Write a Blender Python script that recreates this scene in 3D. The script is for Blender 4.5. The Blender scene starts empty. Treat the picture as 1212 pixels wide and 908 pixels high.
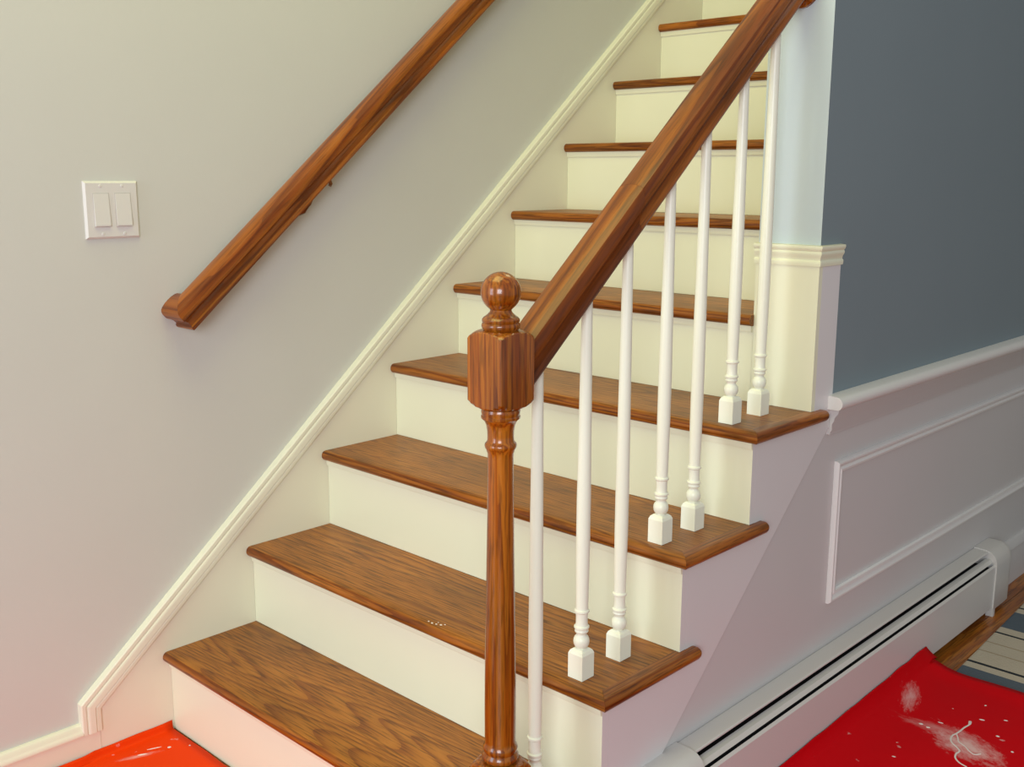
import bpy, bmesh, math, random
from mathutils import Vector, Matrix
random.seed(7)
C = bpy.context.scene
COL = C.collection

# ------------------------------------------------------------------ camera
cam = bpy.data.cameras.new('camera'); co = bpy.data.objects.new('camera', cam); COL.objects.link(co)
cam.sensor_width = 36; cam.lens = 1252.86 / 1212 * 36; cam.clip_start = 0.02
yaw, pitch, roll = -0.75928, -0.19456, 0.00379
fwd = Vector((math.sin(yaw)*math.cos(pitch), math.cos(yaw)*math.cos(pitch), math.sin(pitch)))
rt0 = Vector((math.cos(yaw), -math.sin(yaw), 0)); up0 = rt0.cross(fwd)
rt = math.cos(roll)*rt0 + math.sin(roll)*up0; up = -math.sin(roll)*rt0 + math.cos(roll)*up0
M = Matrix((rt, up, -fwd)).transposed().to_4x4(); M.translation = Vector((2.07903, -1.05949, 1.2396))
co.matrix_world = M
C.camera = co

# ------------------------------------------------------------------ world and lights
w = bpy.data.worlds.new('world'); C.world = w; w.use_nodes = True
bg = w.node_tree.nodes['Background']; bg.inputs[0].default_value = (0.93, 0.95, 1.0, 1); bg.inputs[1].default_value = 0.36

def area(name, loc, target, size, sizey, power, color):
    l = bpy.data.lights.new(name, 'AREA'); l.shape = 'RECTANGLE'; l.size = size; l.size_y = sizey
    l.energy = power; l.color = color
    o = bpy.data.objects.new(name, l); COL.objects.link(o); o.location = loc
    o.rotation_euler = (Vector(target) - Vector(loc)).to_track_quat('-Z', 'Y').to_euler()
    return o
area('window_daylight', (0.40, -3.0, 1.25), (0.6, 0.6, 0.75), 0.9, 1.7, 36, (0.76, 0.86, 1.0))
area('room_window_light', (3.1, -2.8, 1.6), (0.9, 0.9, 0.9), 1.5, 1.5, 88, (0.88, 0.93, 1.0))
area('hall_ceiling_light', (0.70, -0.30, 3.2), (0.6, 0.9, 1.0), 1.5, 1.5, 30, (0.98, 0.95, 0.34))
area('upstairs_light', (0.45, 2.6, 3.9), (0.45, 1.8, 1.4), 0.8, 1.2, 13, (1.0, 0.98, 0.50))
vs = C.view_settings; vs.view_transform = 'Standard'; vs.look = 'None'; vs.gamma = 1; vs.use_curve_mapping = False
vs.exposure = 0.04

# ------------------------------------------------------------------ materials
def base_mat(name):
    m = bpy.data.materials.new(name); m.use_nodes = True
    return m, m.node_tree, m.node_tree.nodes['Principled BSDF']
def N(nt, t, **kw):
    n = nt.nodes.new(t)
    for k, v in kw.items():
        if k.startswith('i_'): n.inputs[int(k[2:])].default_value = v
        else: setattr(n, k, v)
    return n
def paint(name, col, rough=0.45, vary=0.04, bump=0.05, scale=60, spec=0.4):
    m, nt, b = base_mat(name); L = nt.links.new
    tc = N(nt, 'ShaderNodeTexCoord')
    n1 = N(nt, 'ShaderNodeTexNoise'); n1.inputs['Scale'].default_value = 3.0; n1.inputs['Detail'].default_value = 3
    L(tc.outputs['Object'], n1.inputs['Vector'])
    mx = N(nt, 'ShaderNodeMix', data_type='RGBA')
    mx.inputs[6].default_value = tuple(c*(1-vary) for c in col) + (1,); mx.inputs[7].default_value = tuple(min(1, c*(1+vary)) for c in col) + (1,)
    L(n1.outputs['Fac'], mx.inputs[0]); L(mx.outputs[2], b.inputs['Base Color'])
    n2 = N(nt, 'ShaderNodeTexNoise'); n2.inputs['Scale'].default_value = scale; n2.inputs['Detail'].default_value = 4
    L(tc.outputs['Object'], n2.inputs['Vector'])
    bp = N(nt, 'ShaderNodeBump'); bp.inputs['Strength'].default_value = bump; bp.inputs['Distance'].default_value = 0.004
    L(n2.outputs['Fac'], bp.inputs['Height']); L(bp.outputs[0], b.inputs['Normal'])
    b.inputs['Roughness'].default_value = rough; b.inputs['Specular IOR Level'].default_value = spec
    return m
def wood(name, dark, mid, light, rot=(0, 0, 0), axis='X', rough=0.3, rings=9, sc=1.0, coat=0.3, pore=0.45, al=1.6, ac=7.5):
    """grain runs along `axis` of the mesh after `rot`; contour bands of stretched noise give cathedrals"""
    m, nt, b = base_mat(name); L = nt.links.new
    tc = N(nt, 'ShaderNodeTexCoord'); oi = N(nt, 'ShaderNodeObjectInfo')
    mp = N(nt, 'ShaderNodeMapping'); mp.inputs['Rotation'].default_value = rot
    L(tc.outputs['Object'], mp.inputs['Vector'])
    off = N(nt, 'ShaderNodeVectorMath', operation='SCALE'); off.inputs[0].default_value = (7.3, 11.1, 5.7)
    L(oi.outputs['Random'], off.inputs['Scale'])
    ad = N(nt, 'ShaderNodeVectorMath', operation='ADD'); L(mp.outputs[0], ad.inputs[0]); L(off.outputs[0], ad.inputs[1])
    def stretched(a_l, a_c):
        s = [a_c*sc]*3; s['XYZ'.index(axis)] = a_l*sc
        q = N(nt, 'ShaderNodeVectorMath', operation='MULTIPLY'); q.inputs[1].default_value = s
        L(ad.outputs[0], q.inputs[0]); return q.outputs[0]
    n1 = N(nt, 'ShaderNodeTexNoise'); n1.inputs['Scale'].default_value = 1; n1.inputs['Detail'].default_value = 0.9; n1.inputs['Roughness'].default_value = 0.35
    L(stretched(al, ac), n1.inputs['Vector'])
    k = N(nt, 'ShaderNodeMath', operation='MULTIPLY'); k.inputs[1].default_value = rings*3.2; L(n1.outputs['Fac'], k.inputs[0])
    pp = N(nt, 'ShaderNodeMath', operation='FRACT'); L(k.outputs[0], pp.inputs[0])
    n2 = N(nt, 'ShaderNodeTexNoise'); n2.inputs['Scale'].default_value = 1; n2.inputs['Detail'].default_value = 3
    L(stretched(14, 260), n2.inputs['Vector'])
    n3 = N(nt, 'ShaderNodeTexNoise'); n3.inputs['Scale'].default_value = 1; n3.inputs['Detail'].default_value = 2
    L(stretched(2.5, 9), n3.inputs['Vector'])
    rp = N(nt, 'ShaderNodeValToRGB'); L(pp.outputs[0], rp.inputs[0])
    e = rp.color_ramp.elements; e[0].position = 0.0; e[0].color = (*mid, 1); e[1].position = 1.0; e[1].color = (*dark, 1)
    x = e.new(0.22); x.color = (*light, 1); x = e.new(0.62); x.color = (*mid, 1); x = e.new(0.9); x.color = (*dark, 1)
    r2 = N(nt, 'ShaderNodeValToRGB'); L(n2.outputs['Fac'], r2.inputs[0])
    r2.color_ramp.elements[0].position = 0.38; r2.color_ramp.elements[0].color = (1-pore,)*3 + (1,)
    r2.color_ramp.elements[1].position = 0.52; r2.color_ramp.elements[1].color = (1, 1, 1, 1)
    mu = N(nt, 'ShaderNodeMix', data_type='RGBA', blend_type='MULTIPLY'); mu.inputs[0].default_value = 1
    L(rp.outputs[0], mu.inputs[6]); L(r2.outputs[0], mu.inputs[7])
    r3 = N(nt, 'ShaderNodeMapRange'); r3.inputs[1].default_value = 0.3; r3.inputs[2].default_value = 0.7; r3.inputs[3].default_value = 0.72; r3.inputs[4].default_value = 1.22
    L(n3.outputs['Fac'], r3.inputs[0])
    m3 = N(nt, 'ShaderNodeMix', data_type='RGBA', blend_type='MULTIPLY'); m3.inputs[0].default_value = 1
    L(mu.outputs[2], m3.inputs[6]); L(r3.outputs[0], m3.inputs[7]); L(m3.outputs[2], b.inputs['Base Color'])
    bp = N(nt, 'ShaderNodeBump'); bp.inputs['Strength'].default_value = 0.12; bp.inputs['Distance'].default_value = 0.001
    L(n2.outputs['Fac'], bp.inputs['Height']); L(bp.outputs[0], b.inputs['Normal'])
    b.inputs['Roughness'].default_value = rough; b.inputs['Coat Weight'].default_value = coat; b.inputs['Coat Roughness'].default_value = 0.10; b.inputs['Specular IOR Level'].default_value = 0.3
    return m

SL = 0.19/0.22445; TH = math.atan(SL)
m_wall = paint('greige_wall_paint', (0.61, 0.61, 0.56), 0.6, 0.03, 0.06, 90, 0.25)
m_skirt = paint('cream_trim_paint', (0.78, 0.755, 0.60), 0.4, 0.03, 0.05, 50)
m_riser = paint('cream_riser_paint', (0.80, 0.79, 0.585), 0.38, 0.04, 0.06, 40)
m_string = paint('stringer_paint', (0.70, 0.685, 0.66), 0.38)
m_white = paint('white_trim_paint', (0.74, 0.72, 0.68), 0.35, 0.02, 0.03, 60)
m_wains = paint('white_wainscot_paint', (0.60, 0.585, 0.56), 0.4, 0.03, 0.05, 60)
m_balu = paint('baluster_white_paint', (0.87, 0.87, 0.71), 0.3, 0.02, 0.02, 60)
m_blue = paint('slate_blue_wall_paint', (0.208, 0.258, 0.275), 0.6, 0.04, 0.06, 90, 0.25)
m_pale = paint('pale_blue_wall_paint', (0.52, 0.59, 0.60), 0.6, 0.03, 0.06, 90, 0.25)
m_heat = paint('heater_enamel', (0.62, 0.60, 0.56), 0.35, 0.02, 0.02, 60)
m_dark = paint('heater_inside_shade', (0.012, 0.012, 0.012), 0.8, 0.0, 0.0)  # near-black colour stands in for the shade inside the heater slots
m_switch = paint('switch_plastic', (0.70, 0.68, 0.64), 0.3, 0.0, 0.0)
m_brass = paint('aged_brass', (0.22, 0.09, 0.03), 0.3, 0.1, 0.0); m_brass.node_tree.nodes['Principled BSDF'].inputs['Metallic'].default_value = 0.7
m_chip = paint('dried_white_paint', (0.75, 0.68, 0.64), 0.5, 0.1, 0.1)
oak = ((0.235, 0.070, 0.008), (0.335, 0.114, 0.012), (0.390, 0.142, 0.017))
m_tread = wood('oak_tread', *oak, axis='X', rough=0.42, rings=12, al=0.6, ac=8.0, pore=0.5, coat=0.08)
m_nose = wood('oak_front_edge', (0.17, 0.040, 0.003), (0.27, 0.076, 0.006), (0.34, 0.110, 0.012), axis='X', rough=0.36, rings=6, al=0.7, ac=12, coat=0.12)
m_ret = wood('oak_nosing', (0.19, 0.045, 0.004), (0.27, 0.076, 0.007), (0.33, 0.105, 0.012), axis='Y', rough=0.36, rings=6, al=0.7, ac=14, coat=0.12)
chy = ((0.150, 0.032, 0.002), (0.230, 0.055, 0.004), (0.315, 0.090, 0.007))
m_rail = wood('stained_handrail', *chy, rot=(-TH, 0, 0), axis='Y', rough=0.34, rings=2.5, pore=0.3, coat=0.2, al=0.7, ac=15)
m_retx = wood('stained_handrail_end', *chy, axis='X', rough=0.34, rings=3, pore=0.3, coat=0.2, al=0.8, ac=20)
m_newel = wood('stained_newel', (0.240, 0.052, 0.002), (0.320, 0.084, 0.004), (0.400, 0.122, 0.008), axis='Z', rough=0.26, rings=1.6, pore=0.4, coat=0.6, al=0.9, ac=60)
m_floor = wood('oak_floor', (0.26, 0.070, 0.006), (0.34, 0.105, 0.010), (0.40, 0.14, 0.016), axis='Y', rough=0.35, rings=2, al=0.7, ac=12, coat=0.15)

def cloth_mat(name, col, smear_at=None):
    m, nt, b = base_mat(name); L = nt.links.new
    tc = N(nt, 'ShaderNodeTexCoord')
    n = N(nt, 'ShaderNodeTexNoise'); n.inputs['Scale'].default_value = 28; n.inputs['Detail'].default_value = 4
    L(tc.outputs['Object'], n.inputs['Vector'])
    r = N(nt, 'ShaderNodeValToRGB'); r.color_ramp.elements[0].position = 0.70; r.color_ramp.elements[1].position = 0.76
    r.color_ramp.elements[0].color = (0, 0, 0, 1); r.color_ramp.elements[1].color = (.6, .6, .6, 1)
    L(n.outputs['Fac'], r.inputs[0])
    fac = r.outputs[0]
    for (cx, cy, rx, ry, ang, amt) in (smear_at or []):
        mp = N(nt, 'ShaderNodeMapping', vector_type='TEXTURE'); mp.inputs['Location'].default_value = (cx, cy, 0); mp.inputs['Rotation'].default_value = (0, 0, ang); mp.inputs['Scale'].default_value = (rx, ry, 1)
        L(tc.outputs['Object'], mp.inputs['Vector'])
        ln = N(nt, 'ShaderNodeVectorMath', operation='LENGTH'); L(mp.outputs[0], ln.inputs[0])
        st = N(nt, 'ShaderNodeTexNoise'); st.inputs['Scale'].default_value = 2.2; st.inputs['Detail'].default_value = 6; st.inputs['Roughness'].default_value = 0.75
        L(mp.outputs[0], st.inputs['Vector'])
        s1 = N(nt, 'ShaderNodeMath', operation='SUBTRACT'); L(st.outputs['Fac'], s1.inputs[0]); s1.inputs[1].default_value = 0.5
        s2 = N(nt, 'ShaderNodeMath', operation='MULTIPLY_ADD'); L(s1.outputs[0], s2.inputs[0]); s2.inputs[1].default_value = 2.4; L(ln.outputs['Value'], s2.inputs[2])
        rr = N(nt, 'ShaderNodeMapRange'); L(s2.outputs[0], rr.inputs[0]); rr.inputs[1].default_value = 1.0; rr.inputs[2].default_value = 0.1; rr.inputs[3].default_value = 0; rr.inputs[4].default_value = amt
        mm = N(nt, 'ShaderNodeMath', operation='MAXIMUM'); L(fac, mm.inputs[0]); L(rr.outputs[0], mm.inputs[1]); fac = mm.outputs[0]
    mx = N(nt, 'ShaderNodeMix', data_type='RGBA'); mx.inputs[6].default_value = (*col, 1); mx.inputs[7].default_value = (0.80, 0.62, 0.60, 1)
    L(fac, mx.inputs[0]); L(mx.outputs[2], b.inputs['Base Color'])
    n2 = N(nt, 'ShaderNodeTexNoise'); n2.inputs['Scale'].default_value = 9; n2.inputs['Detail'].default_value = 3
    L(tc.outputs['Object'], n2.inputs['Vector'])
    bp = N(nt, 'ShaderNodeBump'); bp.inputs['Strength'].default_value = 0.25; bp.inputs['Distance'].default_value = 0.01
    L(n2.outputs['Fac'], bp.inputs['Height']); L(bp.outputs[0], b.inputs['Normal'])
    b.inputs['Roughness'].default_value = 0.6; b.inputs['Specular IOR Level'].default_value = 0.08
    return m
m_red = cloth_mat('crimson_drop_cloth', (0.58, 0.001, 0.005),
                  [(1.335, 1.185, 0.10, 0.055, math.radians(-25), 0.75), (1.26, 1.215, 0.09, 0.022, math.radians(10), 0.35), (1.160, 1.30, 0.022, 0.07, 0.3, 0.5)])
m_red_daylit = cloth_mat('daylit_red_drop_cloth', (0.80, 0.050, 0.002), [(0.06, -0.10, 0.05, 0.008, math.radians(70), 0.5)])  # red cloth like the right sheet; orange cast of the light put into its colour

def rug_mat():
    m, nt, b = base_mat('rug_weave'); L = nt.links.new
    tc = N(nt, 'ShaderNodeTexCoord'); n = N(nt, 'ShaderNodeTexNoise'); n.inputs['Scale'].default_value = 160; n.inputs['Detail'].default_value = 3
    mp = N(nt, 'ShaderNodeMapping'); mp.inputs['Scale'].default_value = (0.45, 1, 1)
    L(tc.outputs['Object'], mp.inputs['Vector']); L(mp.outputs[0], n.inputs['Vector'])
    r = N(nt, 'ShaderNodeMapRange'); r.inputs[1].default_value = .3; r.inputs[2].default_value = .7; r.inputs[3].default_value = 0.6; r.inputs[4].default_value = 1.25
    L(n.outputs['Fac'], r.inputs[0])
    at = N(nt, 'ShaderNodeVertexColor', layer_name='Col')
    mx = N(nt, 'ShaderNodeMix', data_type='RGBA', blend_type='MULTIPLY'); mx.inputs[0].default_value = 1
    L(at.outputs[0], mx.inputs[6]); L(r.outputs[0], mx.inputs[7]); L(mx.outputs[2], b.inputs['Base Color'])
    bp = N(nt, 'ShaderNodeBump'); bp.inputs['Strength'].default_value = 0.6; bp.inputs['Distance'].default_value = 0.003
    L(n.outputs['Fac'], bp.inputs['Height']); L(bp.outputs[0], b.inputs['Normal']); b.inputs['Roughness'].default_value = 0.9
    return m
def flat_mat(name, col, rough=.9):
    return paint(name, col, rough, 0.12, 0.5, 220, 0.1)
m_rug_blue = flat_mat('rug_slate_blue', (0.10, 0.125, 0.15)); m_rug_cream = flat_mat('rug_cream', (0.50, 0.44, 0.34))
m_rug_tan = flat_mat('rug_sand', (0.36, 0.29, 0.20)); m_rug_dark = flat_mat('rug_charcoal', (0.03, 0.035, 0.04))

# ------------------------------------------------------------------ mesh helpers
def link(name, bm, m, parent=None, smooth=None, kind=None, label=None):
    bmesh.ops.remove_doubles(bm, verts=bm.verts, dist=1e-6)
    bmesh.ops.recalc_face_normals(bm, faces=bm.faces)
    me = bpy.data.meshes.new(name); bm.to_mesh(me); bm.free()
    for mm in (m if isinstance(m, (list, tuple)) else [m]): me.materials.append(mm)
    o = bpy.data.objects.new(name, me); COL.objects.link(o)
    if parent is not None: o.parent = parent; o.location = -Vector(parent.location) if parent.get('_world') else (0, 0, 0)
    if smooth is not None:
        for p in me.polygons: p.use_smooth = True
        md = o.modifiers.new('edges', 'EDGE_SPLIT'); md.split_angle = math.radians(smooth)
    if kind: o['kind'] = kind
    if label: o['label'] = label
    return o
def root(name, loc, label, cat, group=None):
    o = bpy.data.objects.new(name, None); COL.objects.link(o); o.location = loc; o.empty_display_size = 0.05
    o['label'] = label; o['category'] = cat
    if group: o['group'] = group
    return o
def box(bm, x0, x1, y0, y1, z0, z1, bev=0.0):
    r = bmesh.ops.create_cube(bm, size=1)
    for v in r['verts']:
        v.co = Vector((x0 + (v.co.x+.5)*(x1-x0), y0 + (v.co.y+.5)*(y1-y0), z0 + (v.co.z+.5)*(z1-z0)))
    if bev:
        es = list({e for v in r['verts'] for e in v.link_edges})
        bmesh.ops.bevel(bm, geom=es, offset=bev, segments=2, affect='EDGES', profile=0.5)
    return bm
def loft(bm, rings, cap=True):
    R = [[bm.verts.new(p) for p in r] for r in rings]
    n = len(R[0])
    for a, b in zip(R, R[1:]):
        for i in range(n):
            j = (i+1) % n
            try: bm.faces.new((a[i], a[j], b[j], b[i]))
            except ValueError: pass
    if cap:
        bm.faces.new(R[0][::-1]); bm.faces.new(R[-1])
    return bm
def prism(bm, prof, f0, f1):
    """prof = list of 2-D points; f0/f1 map them to 3-D"""
    return loft(bm, [[f0(*p) for p in prof], [f1(*p) for p in prof]])
def lathe(bm, prof, cx=0, cy=0, n=32):
    rings = []
    for r, z in prof:
        rings.append([(cx + max(r, 1e-5)*math.cos(2*math.pi*i/n), cy + max(r, 1e-5)*math.sin(2*math.pi*i/n), z) for i in range(n)])
    return loft(bm, rings)
def round_end(x, z0, z1, n=6, d=1):
    """half-round from (x,z0) to (x,z1) bulging d*(z1-z0)/2"""
    r = (z1-z0)/2; c = (z0+z1)/2
    return [(x + d*r*math.cos(a), c + r*math.sin(a)) for a in [(-math.pi/2 + math.pi*i/n) for i in range(n+1)]]

H, RUN, NO, XO, XS = 0.19, 0.22445, 0.0193, 1.0764, 1.0562
XI = 0.912     # left face of the stairwell wall on the right
YW = 4*RUN+NO  # where that wall begins
WR = 1.050     # right wall plane
WL = -0.015    # left wall plane
TT = 0.024

# ------------------------------------------------------------------ structure: walls, floor
bm = bmesh.new(); box(bm, WL-0.1, WL, -3.0, 6.0, -0.02, 4.6); link('wall_left', bm, m_wall, kind='structure')
# stairwell wall on the right: pale front end, slate side
bm = bmesh.new()
box(bm, XI, WR+0.003, YW+0.006, 6.0, 0.745, 4.6)
o = link('wall_right', bm, [m_blue, m_pale], kind='structure')
for p in o.data.polygons:
    if p.normal.y < -0.9 or p.normal.x < -0.9: p.material_index = 1
bm = bmesh.new(); prism(bm, [(0.22, 0.0), (0.995, 0.7098), (0.995, 0.745), (6.0, 0.745), (6.0, 0.0)], lambda y, z: (WR-0.02, y, z), lambda y, z: (WR, y, z))
link('wall_right', bm, m_wains, kind='structure')
# back wall of the room beyond the right wall's end and upstairs end wall
bm = bmesh.new(); box(bm, WL, XI, 3.6, 3.7, 0, 4.6); link('wall_back', bm, m_wall, kind='structure')
bm = bmesh.new(); box(bm, XI+0.2, 4.6, 5.2, 5.3, 0, 2.6); link('wall_far', bm, paint('dim_far_wall', (0.35, 0.33, 0.24), 0.6), kind='structure')

# floor: strip oak, boards along y
fr = bpy.data.objects.new('floor', None); COL.objects.link(fr); fr['kind'] = 'structure'
bm = bmesh.new(); box(bm, WL-0.1, 4.6, -3.0, 5.3, -0.06, -0.006); link('subfloor', bm, m_floor, fr)
bm0 = {}
x = 1.052; k = 0
while x < 1.75:
    y = 1.15 - random.random()*0.35
    while y < 4.0:
        Ln = random.choice((0.55, 0.75, 0.95, 1.2))
        key = Ln
        if key not in bm0:
            b = bmesh.new(); box(b, 0.0006, 0.0568, 0.0005, Ln-0.0005, -0.006, 0, 0.0006)
            me = bpy.data.meshes.new('plank'); b.to_mesh(me); b.free(); me.materials.append(m_floor); bm0[key] = me
        o = bpy.data.objects.new('plank', bm0[key]); COL.objects.link(o); o.parent = fr; o.location = (x, y, 0)
        y += Ln
    x += 0.0572
bm = bmesh.new(); box(bm, WL, 4.6, -3.0, 0.8, -0.006, -0.0005); box(bm, 1.76, 4.6, 0.8, 5.2, -0.006, -0.0005); box(bm, 1.052, 1.76, 4.6, 5.2, -0.006, -0.0005)
link('board_field', bm, m_floor, fr, kind='stuff')

# ------------------------------------------------------------------ staircase
st = root('staircase', (0, 0, 0), 'wooden staircase with brown oak treads and cream painted risers climbing beside the wall', 'staircase')
NS = 12
for k in range(1, NS+1):
    y0, z1 = (k-1)*RUN, k*H; z0 = z1 - TT; yb = k*RUN + NO
    xr = 1.0455 if k <= 4 else XI
    # tread: board with half-round nosing; mitred front right corner
    r = TT/2
    prof = [(yb, z0), (yb, z1)]
    arc = [(y0 + r - r*math.cos(a)*0.9, (z0+z1)/2 + r*math.sin(a)) for a in [math.pi/2 - math.pi*i/8 for i in range(9)]]
    prof = arc[::-1] + prof[::-1]
    if k <= 4:
        bm = bmesh.new()
        def fx(y, z, y0=y0):
            return (xr + max(0, (XO - xr) * (1 - (y-y0)/(XO-xr))) if y < y0+(XO-xr) else xr, y, z)
        # insert a mitre point on the upper and lower line
        pr = []
        ym = y0 + (XO-xr)
        for p in prof: pr.append(p)
        i_top = pr.index(arc[0]); pr.insert(i_top+1, (ym, z1)); pr.append((ym, z0))
        prism(bm, pr, lambda y, z: (0.0005, y, z), fx)
    else:
        bm = bmesh.new()
        prism(bm, prof, lambda y, z: (0.0005, y, z), lambda y, z: (xr, y, z))
    td = link('tread', bm, [m_tread, m_nose], st, smooth=40)
    for p in td.data.polygons:
        if p.normal.y < -0.35: p.material_index = 1
    if k <= 4:
        bm = bmesh.new(); ye = k*RUN + 0.0703
        # return nosing: half-round profile across x, running along y, rounded back end
        half = [(xr, z1), (XO-r*.9, z1)] + [(XO - r*.9 + r*.9*math.cos(a), (z0+z1)/2 + r*math.sin(a)) for a in [math.pi/2 - math.pi*i/8 for i in range(1, 8)]] + [(XO-r*.9, z0), (xr, z0)]
        rings = []
        rings.append([(px, y0 + (XO - px) + (0.0004 if px < XO else 0), pz) for px, pz in half])
        rings.append([(px, yb-0.0005, pz) for px, pz in half])
        loft(bm, rings)
        half2 = [(max(px, XS-0.001), pz) for px, pz in half]
        rings = [[(px, yb-0.0006, pz) for px, pz in half2]]
        for t in (0.0, 0.4, 0.7, 0.9, 1.0):
            s = math.sqrt(max(0.02, 1-t*t)); cz = (z0+z1)/2
            rings.append([(XS + (px-XS)*(0.55+0.45*s), ye - r + r*t, cz + (pz-cz)*s) for px, pz in half2])
        loft(bm, rings)
        link('return_nosing', bm, m_ret, td, smooth=50)
    # riser
    yr = (k-1)*RUN + NO; rx = XS if k <= 4 else XI-0.0005
    bm = bmesh.new(); box(bm, 0.0005, rx, yr, yr+0.018, (k-1)*H + 0.0005, z0)
    rs = link('riser', bm, [m_riser, m_string], st)
    for p in rs.data.polygons:
        if p.normal.x > 0.9 and k <= 4: p.material_index = 1
    bm = bmesh.new(); prism(bm, [(yr, z0-0.014), (yr-0.004, z0-0.014), (yr-0.005, z0-0.010), (yr-0.0065, z0-0.0003), (yr, z0-0.0003)], lambda y, z: (0.001, y, z), lambda y, z: (rx-0.002 if k > 4 else rx, y, z))
    link('cove_strip', bm, m_riser, rs)
SPECKS = [(0.622, 0.241, 0.0016), (0.633, 0.240, 0.0020), (0.643, 0.242, 0.0018), (0.652, 0.246, 0.0022), (0.657, 0.252, 0.0014), (0.640, 0.250, 0.0010)]
T2 = [o for o in st.children if o.name.startswith('tread')][1]
bm = bmesh.new()
for (x, y, r) in SPECKS:
    loft(bm, [[(x + r*q*math.cos(a*math.pi/4)*1.3, y + r*q*math.sin(a*math.pi/4), 0.38 + h) for a in range(8)] for q, h in ((1, 0.0001), (0.9, 0.0007), (0.5, 0.001))])
sp = link('paint_specks', bm, m_chip, T2, kind='stuff', label='tiny specks of dried white paint near the front edge')
# landing beyond the top step
bm = bmesh.new(); box(bm, 0, XI, NS*RUN+NO, 3.59, NS*H-0.027, NS*H); link('landing', bm, m_tread, st)
# outer stringer: saw-tooth board; top follows the steps, bottom a straight raking edge
E_ = 0.0182
pts = [(NO+E_, 0.0)]
for k in range(1, 5):
    pts += [((k-1)*RUN+NO+E_, k*H-TT-0.0003)]
    pts += [(k*RUN+NO+E_, k*H-TT-0.0003)]
pts += [(1.000, 4*H-TT-0.0003), (1.000, 0.715), (0.206, 0.0)]
pts2 = []
for p in pts:
    if not pts2 or (abs(p[0]-pts2[-1][0]) + abs(p[1]-pts2[-1][1])) > 1e-5: pts2.append(p)
bm = bmesh.new(); prism(bm, pts2, lambda y, z: (WR-0.012, y, z), lambda y, z: (XS, y, z))
link('stringer', bm, m_string, st)
# skirt board on the left wall with its moulded cap
ys0 = -0.1515; cz = lambda y: 0.296 + SL*y
bm = bmesh.new()
ytop = 3.3
prism(bm, [(ys0, 0.0), (ys0, cz(ys0)-0.02), (ytop, cz(ytop)-0.02), (ytop, cz(ytop)-0.6), (0.6, 0.0)], lambda y, z: (WL+0.0002, y, z), lambda y, z: (0.0, y, z))
sk = link('skirt_board', bm, m_skirt, st)
# cap profile: (v across the cap measured down from outer edge, thickness x)
capv = [(0.0, WL+0.0003), (0.0, 0.002), (0.002, 0.0040), (0.009, 0.0045), (0.0105, 0.002), (0.012, 0.002), (0.0135, 0.006), (0.017, 0.0072), (0.028, 0.0078), (0.0295, 0.0045), (0.031, 0.0045), (0.033, 0.0062), (0.040, 0.0058), (0.043, 0.003), (0.043, WL+0.0003)]
yc = -0.190; 
n2 = Vector((math.sin(TH), -math.cos(TH)))        # pointing down/right from the rake
# mitre between vertical leg (going down, inner side +y) and rake
half_m = (n2 + Vector((1, 0))).normalized()
corner = Vector((yc, cz(yc)))
def capring(P, direc, scale):
    return [(x, P.x + direc.x*v*scale, P.y + direc.y*v*scale) for v, x in capv]
rings = [capring(Vector((yc, 0.0662)), Vector((1, 0)), 1),
         capring(corner, half_m, 1/half_m.dot(Vector((1, 0)))),
         capring(Vector((ytop, cz(ytop))), n2, 1)]
bm = bmesh.new(); loft(bm, rings); link('skirt_cap', bm, m_skirt, sk, label='moulded cream cap along the top of the skirt board')

# baseboard on the left wall, in front of the stairs
bb = bpy.data.objects.new('baseboard_left', None); COL.objects.link(bb); bb['kind'] = 'structure'
bm = bmesh.new(); box(bm, WL+.0002, 0.001, -3.0, ys0-0.0008, 0, 0.066); link('board', bm, m_skirt, bb)
bm = bmesh.new(); prism(bm, [(WL+.0002, 0.066), (0.004, 0.066), (0.005, 0.070), (0.001, 0.076), (-0.002, 0.079), (-0.003, 0.086), (-0.009, 0.090), (WL+.0002, 0.090)],
      lambda x, z: (x, -3.0, z), lambda x, z: (x, -0.1895, z)); link('moulding', bm, m_skirt, bb, smooth=50)

# ------------------------------------------------------------------ half wall trim around the wall end (cream box with cap)
tr = bpy.data.objects.new('trim_1', None); COL.objects.link(tr); tr['kind'] = 'structure'
bm = bmesh.new(); box(bm, XI-0.001, XS, YW, YW+0.014, 4*H+0.0005, 1.085); link('front_panel', bm, m_riser, tr)
bm = bmesh.new(); box(bm, WR+0.0031, XS, YW+0.0142, 1.008, 0.742, 1.085); link('side_panel', bm, paint('side_trim_paint', (0.74, 0.72, 0.70), 0.38), tr)
capp = [(0, 1.060), (0.003, 1.060), (0.004, 1.066), (0.0035, 1.070), (0.001, 1.072), (0.002, 1.078), (0.0055, 1.084), (0.0055, 1.088), (0.004, 1.090), (0.007, 1.094), (0.008, 1.098), (0.007, 1.1015), (0.0, 1.102), (-0.010, 1.103), (-0.010, 1.062)]
bm = bmesh.new()
rings = [[(XI-0.004, YW-u, z) for u, z in capp], [(XS+u, YW-u, z) for u, z in capp], [(XS+u, 1.011, z) for u, z in capp]]
loft(bm, rings); link('cap_moulding', bm, m_riser, tr, smooth=50)

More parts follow.
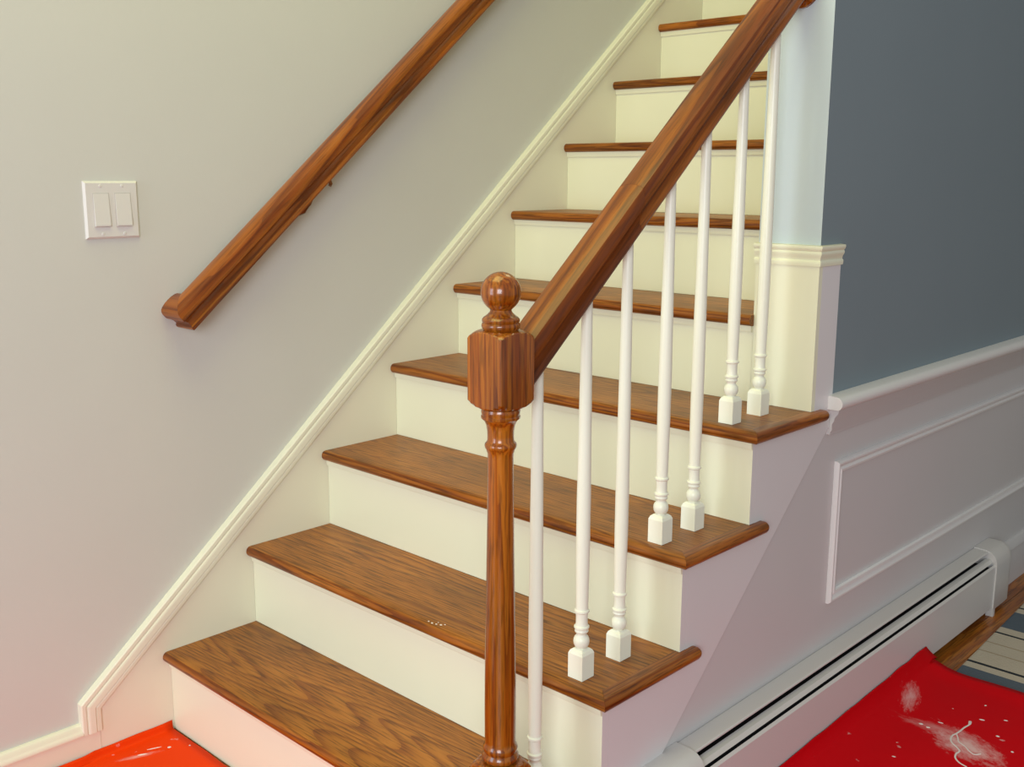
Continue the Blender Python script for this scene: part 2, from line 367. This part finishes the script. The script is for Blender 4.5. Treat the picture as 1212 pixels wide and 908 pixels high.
# chair rail on the right wall
tr2 = bpy.data.objects.new('trim_2', None); COL.objects.link(tr2); tr2['kind'] = 'structure'
X0 = WR+0.0002
def runy(prof, ya, yb, name, m, par):
    bm = bmesh.new(); prism(bm, prof, lambda x, z: (x, ya, z), lambda x, z: (x, yb, z)); return link(name, bm, m, par, smooth=50)
runy([(X0, 0.755), (1.080, 0.755), (1.085, 0.758), (1.089, 0.764), (1.089, 0.772), (1.085, 0.779), (1.079, 0.783), (X0, 0.785)], 0.990, 5.19, 'chair_rail_cap', m_white, tr2)
runy([(X0, 0.697), (1.058, 0.697), (1.059, 0.703), (1.062, 0.707), (1.062, 0.722), (1.066, 0.727), (1.067, 0.735), (1.074, 0.744), (1.077, 0.7548), (X0, 0.7548)], 1.003, 5.19, 'chair_rail_moulding', m_wains, tr2)
# picture-frame panel moulding, mitred
tr3 = bpy.data.objects.new('trim_3', None); COL.objects.link(tr3); tr3['kind'] = 'structure'
pmw = 0.026
pp = [(0, 0), (0, 0.006), (0.004, 0.011), (0.008, 0.011), (0.012, 0.006), (0.017, 0.005), (0.021, 0.009), (pmw, 0.008), (pmw, 0)]
ya, yb_, za, zb = 1.050, 3.9, 0.298, 0.628
def frame_piece(P, Q, d):   # P,Q outer corners (y,z), inward mitred
    bm = bmesh.new()
    P = Vector(P); Q = Vector(Q); t = (Q-P).normalized(); n = Vector(d)
    r0 = [(X0+x, *(P + n*v + t*v)) for v, x in pp]; r1 = [(X0+x, *(Q + n*v - t*v)) for v, x in pp]
    loft(bm, [r0, r1]); link('panel_moulding', bm, m_white, tr3, smooth=50)
frame_piece((ya, za), (ya, zb), (1, 0)); frame_piece((yb_, za), (yb_, zb), (-1, 0))
frame_piece((ya, za), (yb_, za), (0, 1)); frame_piece((ya, zb), (yb_, zb), (0, -1))
# baseboard right, beyond the heater
br = bpy.data.objects.new('baseboard_right', None); COL.objects.link(br); br['kind'] = 'structure'
bm = bmesh.new(); box(bm, X0, WR+0.014, 2.10, 5.19, 0, 0.115); link('board', bm, m_wains, br)
runy([(X0, 0.115), (WR+.017, 0.115), (WR+.018, 0.120), (WR+.012, 0.128), (WR+.010, 0.140), (WR+.004, 0.145), (X0, 0.145)], 2.10, 5.19, 'moulding', m_wains, br)

# ------------------------------------------------------------------ baseboard heater
ht = root('baseboard_heater', (1.08, 1.2, 0), 'long white metal baseboard heater along the foot of the right wall', 'heater')
def hp(name, bm, m, **k):
    o = link(name, bm, m, ht, **k); o.location = (-1.08, -1.2, 0); return o
HY0, HY1 = 0.44, 2.02
def hrun(name, prof, m, a=HY0, b=HY1):
    bm = bmesh.new(); prism(bm, prof, lambda x, z: (x, a, z), lambda x, z: (x, b, z)); return hp(name, bm, m, smooth=35)
hrun('back_panel', [(X0, 0.0), (X0, 0.1915), (X0+.0025, 0.1915), (X0+.0025, 0.0)], m_heat)
hrun('top_cover', [(X0+.003, 0.1905), (X0+.003, 0.1935), (1.090, 0.1915), (1.0925, 0.1895), (1.0925, 0.1870), (1.0895, 0.1885)], m_heat)
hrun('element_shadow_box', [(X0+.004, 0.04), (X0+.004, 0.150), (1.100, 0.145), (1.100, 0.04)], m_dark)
hrun('slot_shade_strip', [(X0+.0026, 0.150), (X0+.0026, 0.19), (X0+.0036, 0.19), (X0+.0036, 0.150)], m_dark)  # black strip painted as shade behind the upper slot
hrun('damper', [(1.086, 0.169), (1.0880, 0.172), (1.100, 0.170), (1.1070, 0.163), (1.1055, 0.162), (1.099, 0.168)], m_heat)
hrun('front_panel', [(1.112, 0.030), (1.112, 0.150), (1.1085, 0.1555), (1.110, 0.1570), (1.115, 0.152), (1.115, 0.028), (1.100, 0.028), (1.100, 0.030)], m_heat)
def endcap(ya, yb, outer):
    capo = [(X0+.0005, 0.02), (X0+.0005, 0.196), (1.086, 0.195), (1.099, 0.191), (1.110, 0.182), (1.117, 0.168), (1.119, 0.150), (1.119, 0.024), (1.112, 0.014), (1.10, 0.010)]
    bm = bmesh.new()
    def sh(k, y): return [(X0+.0005 + (x-X0-.0005)*k, y, 0.02+(z-0.02)*(0.5+0.5*k) if z > .1 else z) for x, z in capo]
    if outer > 0: rings = [sh(1, ya), sh(1, yb-0.03), sh(0.985, yb-0.015), sh(0.94, yb-0.005), sh(0.86, yb)]
    else: rings = [sh(0.86, ya), sh(0.94, ya+0.005), sh(0.985, ya+0.015), sh(1, ya+0.03), sh(1, yb)]
    loft(bm, rings); hp('end_cap', bm, m_heat, smooth=50)
    y = ya+0.004 if outer > 0 else yb-0.016
    bm = bmesh.new(); box(bm, 1.098, 1.1185, y, y+0.012, 0.0, 0.03); hp('foot', bm, m_heat)
endcap(1.955, 2.085, 1); endcap(0.34, 0.475, -1)

# ------------------------------------------------------------------ light switch on the left wall
sw = root('light_switch', (WL, -0.04, 1.167), 'white double rocker light switch plate on the left wall', 'light switch')
def rl(name, bm, m, par, sub=None, **k):
    return link(name, bm, m, par, **k)
bm = bmesh.new(); 
hw = 0.0575
def ringp(h, x): return [(x, -h, -h), (x, h, -h), (x, h, h), (x, -h, h)]
loft(bm, [ringp(hw, 0.0002), ringp(hw, 0.002), ringp(hw-0.004, 0.0062)]); pl = link('plate', bm, m_switch, sw)
for s in (-1, 1):
    yy = s*0.023
    bm = bmesh.new(); box(bm, 0.0055, 0.0066, yy-0.0172, yy+0.0172, -0.034, 0.034); link('rocker_frame', bm, paint('switch_gap', (0.55, 0.52, 0.49), 0.5, 0, 0), sw)
    bm = bmesh.new()
    prism(bm, [(0.006, -0.0325), (0.0108, -0.0325), (0.0112, -0.0300), (0.0074, 0.0325), (0.006, 0.0325)],
          lambda x, z: (x, yy-0.0158, z), lambda x, z: (x, yy+0.0158, z)); link('rocker', bm, m_switch, sw)
    for t in (-1, 1):
        bm = bmesh.new()
        ring = lambda x, r: [(x, yy + r*math.cos(a*math.pi/6), t*0.048 + r*math.sin(a*math.pi/6)) for a in range(12)]
        loft(bm, [ring(0.006, 0.0032), ring(0.0066, 0.0032), ring(0.0071, 0.0022)]); link('screw', bm, m_switch, sw)

# ------------------------------------------------------------------ handrails
# (u across, v up from the underside, perpendicular to the slope)
half = [(0.019, 0.0), (0.0235, 0.002), (0.0250, 0.006), (0.0238, 0.0100), (0.0205, 0.0125), (0.0205, 0.0160), (0.0215, 0.022), (0.0235, 0.0285), (0.0262, 0.0320), (0.0292, 0.0350), (0.0300, 0.041), (0.0300, 0.048), (0.0285, 0.0535), (0.0255, 0.0575), (0.020, 0.0600), (0.010, 0.0620), (0.0, 0.0625)]
rail_prof = half + [(-u, v) for u, v in half[::-1][1:]]
ex = Vector((1, 0, 0)); es = Vector((0, math.cos(TH), math.sin(TH))); en = Vector((0, -math.sin(TH), math.cos(TH)))
def rail_seg(name, cx, zline, ya, yb, m, par, off):
    """vertical-cut ends at ya and yb; underside z = zline + SL*y"""
    bm = bmesh.new(); c = math.cos(TH)
    f = lambda y: (lambda u, v: Vector((cx+u, y, zline + SL*y + v/c)) - Vector(off))
    n = 1
    loft(bm, [[f(ya+(yb-ya)*i/n)(u, v) for u, v in rail_prof] for i in range(n+1)])
    return link(name, bm, m, par, smooth=28)
RZ = 0.822
hr = root('stair_handrail', (0.985, 0.105, RZ+SL*0.105), 'thick stained wooden handrail rising from the newel post over the white balusters', 'handrail')
rail_seg('rail_section', 0.985, RZ, 0.103, 0.3795, m_rail, hr, hr.location)
rail_seg('rail_section', 0.985, RZ, 0.3800, YW-0.006, m_rail, hr, hr.location)
# rosette where the rail dies into the wall end
bm = bmesh.new()
cy_, czr = YW+0.0055, RZ+SL*YW+0.040
def ro(y, k): return [(0.985+0.047*k*math.cos(a*math.pi/16)-0.985, y-hr.location.y, czr+0.075*k*math.sin(a*math.pi/16)-hr.location.z) for a in range(32)]
loft(bm, [ro(cy_, 1), ro(cy_-0.008, 1), ro(cy_-0.013, 0.93), ro(cy_-0.015, 0.85)])
link('rosette', bm, m_newel, hr, smooth=40)

WZ = 0.831; WX = 0.0290
wh = root('wall_handrail', (WX, 0.1, WZ+SL*0.1), 'stained wooden handrail mounted on the left wall beside the light switch', 'handrail')
# rail with a mitred return to the wall; path in the (x, s) plane
o3 = Vector((WX, 0, WZ))
def P3(x, s, v): return Vector((x, 0, 0)) + Vector((0, 0, WZ)) + es*s + en*v - Vector(wh.location)
s0 = (0.108/math.cos(TH)) + 0.006
s_end = 2.9
bm = bmesh.new(); loft(bm, [[P3(WX+u, s0 - u, v) for u, v in rail_prof], [P3(WX+u, s_end, v) for u, v in rail_prof]]); link('rail', bm, m_rail, wh, smooth=28)
bm = bmesh.new(); loft(bm, [[P3(WL+0.0003, s0 - u, v) for u, v in rail_prof], [P3(WX+u-0.0003, s0 - u, v) for u, v in rail_prof]]); link('rail_return', bm, m_retx, wh, smooth=28)
def tube(bm, pts, rad, n=10):
    rings = []
    for i, p in enumerate(pts):
        p = Vector(p); a = Vector(pts[max(0, i-1)]); b = Vector(pts[min(len(pts)-1, i+1)]); t = (b-a).normalized()
        q = t.cross(Vector((0.3, 0.2, 0.93))).normalized(); r = t.cross(q); rr = rad[i] if isinstance(rad, (list, tuple)) else rad
        rings.append([p + q*rr*math.cos(2*math.pi*j/n) + r*rr*math.sin(2*math.pi*j/n) for j in range(n)])
    return loft(bm, rings)
def bracket(yb):
    zb = WZ + SL*yb; off = Vector(wh.location)
    b = bpy.data.objects.new('bracket', None)
    bm = bmesh.new()
    path = [(WL, yb-0.024, zb-0.040), (WL+0.012, yb-0.024, zb-0.044), (WX-0.008, yb-0.018, zb-0.036), (WX, yb-0.008, zb-0.018), (WX, yb, zb-0.002)]
    tube(bm, [Vector(p)-off for p in path], [0.0065, 0.0055, 0.005, 0.005, 0.006])
    ar = link('bracket', bm, m_brass, wh, smooth=60)
    bm = bmesh.new()
    ring = lambda x, r: [Vector((x, yb-0.024 + r*math.cos(a*math.pi/10), zb-0.040 + r*math.sin(a*math.pi/10)))-off for a in range(20)]
    loft(bm, [ring(WL+0.0002, 0.012), ring(WL+0.003, 0.012), ring(WL+0.005, 0.008)]); link('wall_plate', bm, m_brass, ar, smooth=40)
    bm = bmesh.new()
    tube(bm, [P3(WX, (yb+d)/math.cos(TH), -0.002) for d in (-0.03, 0.03)], 0.004); link('saddle', bm, m_brass, ar, smooth=60)
    bm = bmesh.new(); tube(bm, [Vector((WX+.012, yb+0.043, zb+SL*.043-0.002))-off, Vector((WX+.012, yb+0.046, zb+SL*.043-0.010))-off, Vector((WX+.012, yb+0.043, zb+SL*.043-0.014))-off], 0.0045); link('screw', bm, m_brass, ar, smooth=60)
bracket(0.425); bracket(1.55)

# ------------------------------------------------------------------ newel post
nx, ny = 0.9865, 0.067
nw = root('newel_post', (nx, ny, H), 'turned stained wooden newel post with ball top at the foot of the stairs', 'newel post')
Z = lambda z: z - H
S = 0.0355
def squared(bm, prof, n=64):
    rings = []
    for r, z in prof:
        ring = []
        for i in range(n):
            a = 2*math.pi*(i+0.5)/n - 0 ; a = 2*math.pi*i/n
            sq = S/max(abs(math.cos(a)), abs(math.sin(a)))
            q = min(sq, r); ring.append((q*math.cos(a), q*math.sin(a), Z(z)))
        rings.append(ring)
    return loft(bm, rings)
bm = bmesh.new(); squared(bm, [(0.0255, 0.8935), (0.0345, 0.8945), (0.0400, 0.8970), (0.0460, 0.9010), (0.0520, 0.9055), (0.052, 1.0000), (0.0475, 1.0040), (0.0430, 1.0072), (0.0390, 1.0095), (0.0345, 1.0112), (0.026, 1.0122)])
link('block', bm, m_newel, nw, smooth=22)
bm = bmesh.new(); squared(bm, [(0.052, H), (0.052, 0.2955), (0.0445, 0.3015), (0.038, 0.3055), (0.033, 0.3075), (0.030, 0.308)])
link('base', bm, m_newel, nw, smooth=22)
sh = [(0.024, 0.308), (0.0275, 0.310), (0.0300, 0.3145), (0.0300, 0.3185), (0.0275, 0.3225), (0.0262, 0.3245), (0.0275, 0.3275), (0.0285, 0.3315), (0.0275, 0.3355), (0.0256, 0.3385), (0.0250, 0.345), (0.0250, 0.36), (0.0252, 0.40), (0.0250, 0.45), (0.0240, 0.52), (0.0226, 0.60), (0.0213, 0.68), (0.0205, 0.74), (0.0200, 0.79), (0.0198, 0.815), (0.0201, 0.8225), (0.0216, 0.8255), (0.0218, 0.8275), (0.0242, 0.8315), (0.0248, 0.8345), (0.0242, 0.8375), (0.0215, 0.8405), (0.0205, 0.8430), (0.0203, 0.850), (0.0206, 0.858), (0.0220, 0.866), (0.0245, 0.872), (0.0275, 0.8755), (0.0300, 0.8775), (0.0302, 0.8805), (0.0290, 0.8825), (0.0296, 0.8850), (0.0300, 0.8885), (0.0290, 0.892), (0.026, 0.8935)]
bm = bmesh.new(); lathe(bm, [(r, Z(z)) for r, z in sh], n=48); link('shaft', bm, m_newel, nw, smooth=32)
fn = [(0.026, 1.0118), (0.0270, 1.0135), (0.0290, 1.0165), (0.0292, 1.020), (0.0283, 1.0225), (0.0272, 1.0235), (0.0285, 1.0255), (0.0285, 1.0285), (0.0262, 1.0315), (0.0230, 1.0335), (0.0195, 1.0365), (0.0168, 1.0395), (0.0160, 1.0425)]
cb, rb = 1.0690, 0.0302
a0 = math.asin(0.0160/rb)
for i in range(1, 25):
    a = a0 + (math.pi-a0)*i/24; fn.append((rb*math.sin(a), cb - rb*math.cos(a)))
bm = bmesh.new(); lathe(bm, [(r, Z(z)) for r, z in fn], n=48); link('ball_finial', bm, m_newel, nw, smooth=35)

# ------------------------------------------------------------------ balusters
lab = ['white turned baluster closest to the newel post, its foot just below the picture edge',
       'second white baluster from the newel post, the nearer one on the second visible step',
       'third white baluster from the newel post, the farther one on the second visible step',
       'middle one of the seven white balusters, nearer one on the third visible step',
       'fifth white baluster from the newel post, the farther one on the third visible step',
       'sixth white baluster from the newel post, left of the pair on the fourth step',
       'last white baluster, farthest from the newel post, in front of the cream wall end']
bs = 0.0160
def baluster_shaft(h):
    p = [(0.0088, 0.0530), (0.0090, 0.0545), (0.0115, 0.0570), (0.0135, 0.0610), (0.0142, 0.0660), (0.0137, 0.0705), (0.0120, 0.0745), (0.0092, 0.0775), (0.0088, 0.0790), (0.0096, 0.0815), (0.0118, 0.0840), (0.0122, 0.0855), (0.0110, 0.0875), (0.0112, 0.0895), (0.0134, 0.0915), (0.0134, 0.0940), (0.0110, 0.0960), (0.0104, 0.100), (0.0103, 0.112), (0.0108, 0.1185), (0.0132, 0.1205), (0.0132, 0.1235), (0.0110, 0.1255), (0.0108, 0.129), (0.0113, 0.16), (0.0120, 0.24), (0.0121, 0.32)]
    for i in range(1, 9):
        t = i/8; p.append((0.0121 - 0.0033*t, 0.32 + (h-0.32)*t))
    return p
bi = 0
for k in (1, 2, 3, 4):
    for j in ((1,) if k == 1 else (0, 1)):
        y = (k-1)*RUN + 0.0455 + 0.106*j; x = 0.9857
        h = (RZ + SL*y + 0.0) - k*H
        b = root('baluster', (x, y, k*H+0.0005), lab[bi], 'baluster', 'white balusters under the stair handrail'); bi += 1
        bm = bmesh.new()
        sq = lambda s, z: [(-s, -s, z), (s, -s, z), (s, s, z), (-s, s, z)]
        loft(bm, [sq(bs, 0), sq(bs, 0.0445), sq(bs*0.86, 0.0500), sq(bs*0.60, 0.0535)]); link('foot_block', bm, m_balu, b)
        hh = h - 0.0005
        bm = bmesh.new(); lathe(bm, baluster_shaft(hh), n=24)
        # top is cut on the rake of the handrail
        bm.verts.ensure_lookup_table()
        for v in bm.verts:
            if v.co.z > hh-0.02: v.co.z += SL*v.co.y
        link('shaft', bm, m_balu, b, smooth=40)

# ------------------------------------------------------------------ drop cloths
def grid_sheet(name, xs, ys, zf, m, xf=None, label=None, th=0.002):
    bm = bmesh.new(); V = {}
    for i, x in enumerate(xs):
        for j, y in enumerate(ys):
            px, py, pz = zf(x, y); V[i, j] = bm.verts.new((px, py, pz))
    for i in range(len(xs)-1):
        for j in range(len(ys)-1): bm.faces.new((V[i, j], V[i+1, j], V[i+1, j+1], V[i, j+1]))
    bmesh.ops.recalc_face_normals(bm, faces=bm.faces)
    me = bpy.data.meshes.new(name); bm.to_mesh(me); bm.free(); me.materials.append(m)
    o = bpy.data.objects.new(name, me); COL.objects.link(o)
    for p in me.polygons: p.use_smooth = True
    sd = o.modifiers.new('solid', 'SOLIDIFY'); sd.thickness = th; sd.offset = 0
    return o
def fr_(a, b, n): return [a + (b-a)*i/n for i in range(n+1)]
from mathutils import noise as mn
# right sheet: runs up the face of the heater, far edge wavy; s = distance from the heater fold
def zr(s, y):
    # far edge pulled in a gentle curve
    ye = 1.505 + 0.012*math.sin(s*9) + (0.03 if s < 0 else 0)
    t = (y + 0.2)/1.7; yy = -0.2 + t*(ye+0.2)
    if s < 0:   # lapping up the heater
        lift = 0.026 + 0.020*max(0, (yy-0.7)/0.8) + 0.004*mn.noise((yy*14, 1, 0))
        u = -s/0.08
        return (1.1185 + 0.012*(1-u)**2, yy - 0.045*(u)*(1 if yy > 1.35 else 0)*min(1, max(0, (yy-1.35)/0.15)), 0.0225 + lift*u + 0.002*(1+mn.noise((0, yy*6, 3))))
    z = 0.0035 + 0.002*(1+mn.noise((s*6, yy*6, 3)))
    z += 0.019*math.exp(-(s/0.035)**1.5) + 0.008*math.exp(-((1.505-yy)/0.03)**2)
    return (1.1305 + s, yy, z)
ss = [-0.08, -0.07, -0.055, -0.04, -0.025, -0.012, -0.004] + [0.0, 0.01, 0.02, 0.035] + fr_(0.06, 0.75, 30)
rc = grid_sheet('drop_cloth', ss, fr_(-0.2, 1.5, 80), zr, m_red, th=0.0015)
rc['label'] = 'crimson red drop cloth spattered with white paint beside the baseboard heater'; rc['category'] = 'drop cloth'
def chip(pts, rad, name='paint_splatter', par=rc, m=m_chip):
    bm = bmesh.new(); tube(bm, pts, rad, 7)
    for v in bm.verts: v.co.z = 0.0068 + (v.co.z-0.0068)*0.5
    return link(name, bm, m, par, smooth=60)
G = 0.0068
for (x, y, a, l, r) in [(1.191, 1.424, 0.5, .010, .0032), (1.279, 1.473, 0.1, .009, .0024), (1.319, 1.325, 0.3, .012, .0026), (1.206, 1.142, .2, .012, .002), (1.419, 1.228, 0, .006, .003), (1.372, 1.274, 0.1, .008, .003), (1.30, 1.40, 1, .006, .002), (1.36, 1.36, .4, .009, .002), (1.225, 1.208, 0.4, .010, .004), (1.243, 1.204, 0.4, .009, .003), (1.255, 1.245, 0.2, .012, .0022), (1.25, 1.33, 0.2, .006, .0016), (1.17, 1.33, 0.2, .005, .0016), (1.22, 1.09, 0.2, .005, .0022), (1.17, 1.16, .6, .01, .0018), (1.145, 1.36, .9, .012, .0022), (1.150, 1.34, .5, .008, .0018), (1.155, 1.375, 1.2, .010, .0016), (1.14, 1.10, .9, .008, .0018), (1.15, 0.98, 1.2, .01, .002), (1.24, 1.03, .3, .008, .002), (1.45, 1.33, .3, .008, .0025), (1.40, 1.42, .6, .006, .002)]:
    d = Vector((math.cos(a), math.sin(a), 0))*l/2; p = Vector((x, y, G))
    chip([p-d, p-d*0.4, p+d*0.5, p+d], [r*.4, r, r*.9, r*.3])
cv = [(1.302, 1.298), (1.306, 1.282), (1.303, 1.262), (1.302, 1.240), (1.300, 1.222), (1.297, 1.208), (1.300, 1.190), (1.308, 1.176), (1.322, 1.165), (1.334, 1.152), (1.333, 1.136), (1.338, 1.118), (1.352, 1.104), (1.37, 1.098)]
def smooth_path(c, z=G, n=4):
    out = []
    for i in range(len(c)-1):
        p0 = c[max(0, i-1)]; p1 = c[i]; p2 = c[i+1]; p3 = c[min(len(c)-1, i+2)]
        for k in range(n):
            t = k/n; out.append(tuple(0.5*((2*p1[d]) + (-p0[d]+p2[d])*t + (2*p0[d]-5*p1[d]+4*p2[d]-p3[d])*t*t + (-p0[d]+3*p1[d]-3*p2[d]+p3[d])*t**3) for d in (0, 1)) + (z,))
    out.append((*c[-1], z)); return out
pth = smooth_path(cv)
chip(pth, [0.0034 if i < 4 else 0.0021 for i in range(len(pth))], 'paint_string')
pth = smooth_path([(1.300, 1.222), (1.310, 1.205), (1.318, 1.190), (1.335, 1.180), (1.348, 1.168), (1.362, 1.160), (1.372, 1.172)])
chip(pth, 0.0017, 'paint_string')

# left sheet, in front of the first riser, lapping up the baseboard
def zl(s, y):
    if s < 0:
        u = -s/0.03; yy = y
        return (0.0085 - 0.0 + 0.004*(1-u)**2 - 0.0055*(1 if yy > -0.185 else 0), yy, 0.0025 + 0.021*u + 0.0015*mn.noise((yy*20, 0, 0)))
    return (0.010 + s, y + 0.004*mn.noise((s*12, 2, y)) if y > 0 else y, 0.003 + 0.0012*(1+mn.noise((s*8, y*8, 5))))
lc = grid_sheet('drop_cloth', [-0.03, -0.02, -0.01, -0.004, 0.0, 0.008] + fr_(0.02, 0.98, 30), fr_(-0.9, 0.0125, 40), zl, m_red_daylit, th=0.0012)
lc['label'] = 'red drop cloth coloured with the orange cast of daylight, in front of the lowest step'; lc['category'] = 'drop cloth'
G = 0.0052
for (x, y, a, l, r) in [(0.055, -0.06, 1.2, .03, .0016), (0.075, -0.035, 1.0, .008, .003), (0.06, -0.09, 1.1, .02, .002), (0.16, -0.10, .3, .02, .002), (0.10, 0.0, 0, .004, .002), (0.11, -0.13, 1, .01, .002)]:
    d = Vector((math.cos(a), math.sin(a), 0))*l/2; p = Vector((x, y, G))
    bm = bmesh.new(); tube(bm, [p-d, p-d*0.4, p+d*0.5, p+d], [r*.4, r, r*.9, r*.3], 7)
    for v in bm.verts: v.co.z = G + (v.co.z-G)*0.5
    link('paint_splatter', bm, m_chip, lc, smooth=60)

# ------------------------------------------------------------------ rug
rg = root('striped_rug', (1.8, 2.2, 0), 'slate blue and cream striped woven rug on the wood floor', 'rug')
ystripes = [(1.520, m_rug_blue), (1.580, m_rug_cream), (1.612, m_rug_dark), (1.624, m_rug_cream), (1.70, m_rug_tan), (1.706, m_rug_cream), (1.765, m_rug_tan), (1.771, m_rug_cream), (1.842, m_rug_dark), (1.852, m_rug_cream), (1.892, m_rug_blue), (2.025, m_rug_cream), (2.06, m_rug_dark), (2.07, m_rug_cream), (2.30, m_rug_blue), (2.5, m_rug_cream), (2.75, m_rug_blue), (3.1, None)]
for (a, m), (b, _) in zip(ystripes, ystripes[1:]):
    bm = bmesh.new()
    xe = lambda y: 1.178 - 0.045*(y-1.55)
    n = max(1, int((b-a)/0.05)); 
    loft(bm, [[(xe(y)-1.8, y-2.2, 0.0006), (xe(y)-1.8, y-2.2, 0.0055), (xe(y)-1.796, y-2.2, 0.0065), (2.4-1.8, y-2.2, 0.0065), (2.4-1.8, y-2.2, 0.0006)] for y in fr_(a, b, n)])
    link('stripe', bm, m, rg, label={m_rug_blue: 'slate blue woven stripe', m_rug_cream: 'cream woven stripe', m_rug_dark: 'thin charcoal stripe', m_rug_tan: 'thin sand stripe'}[m])
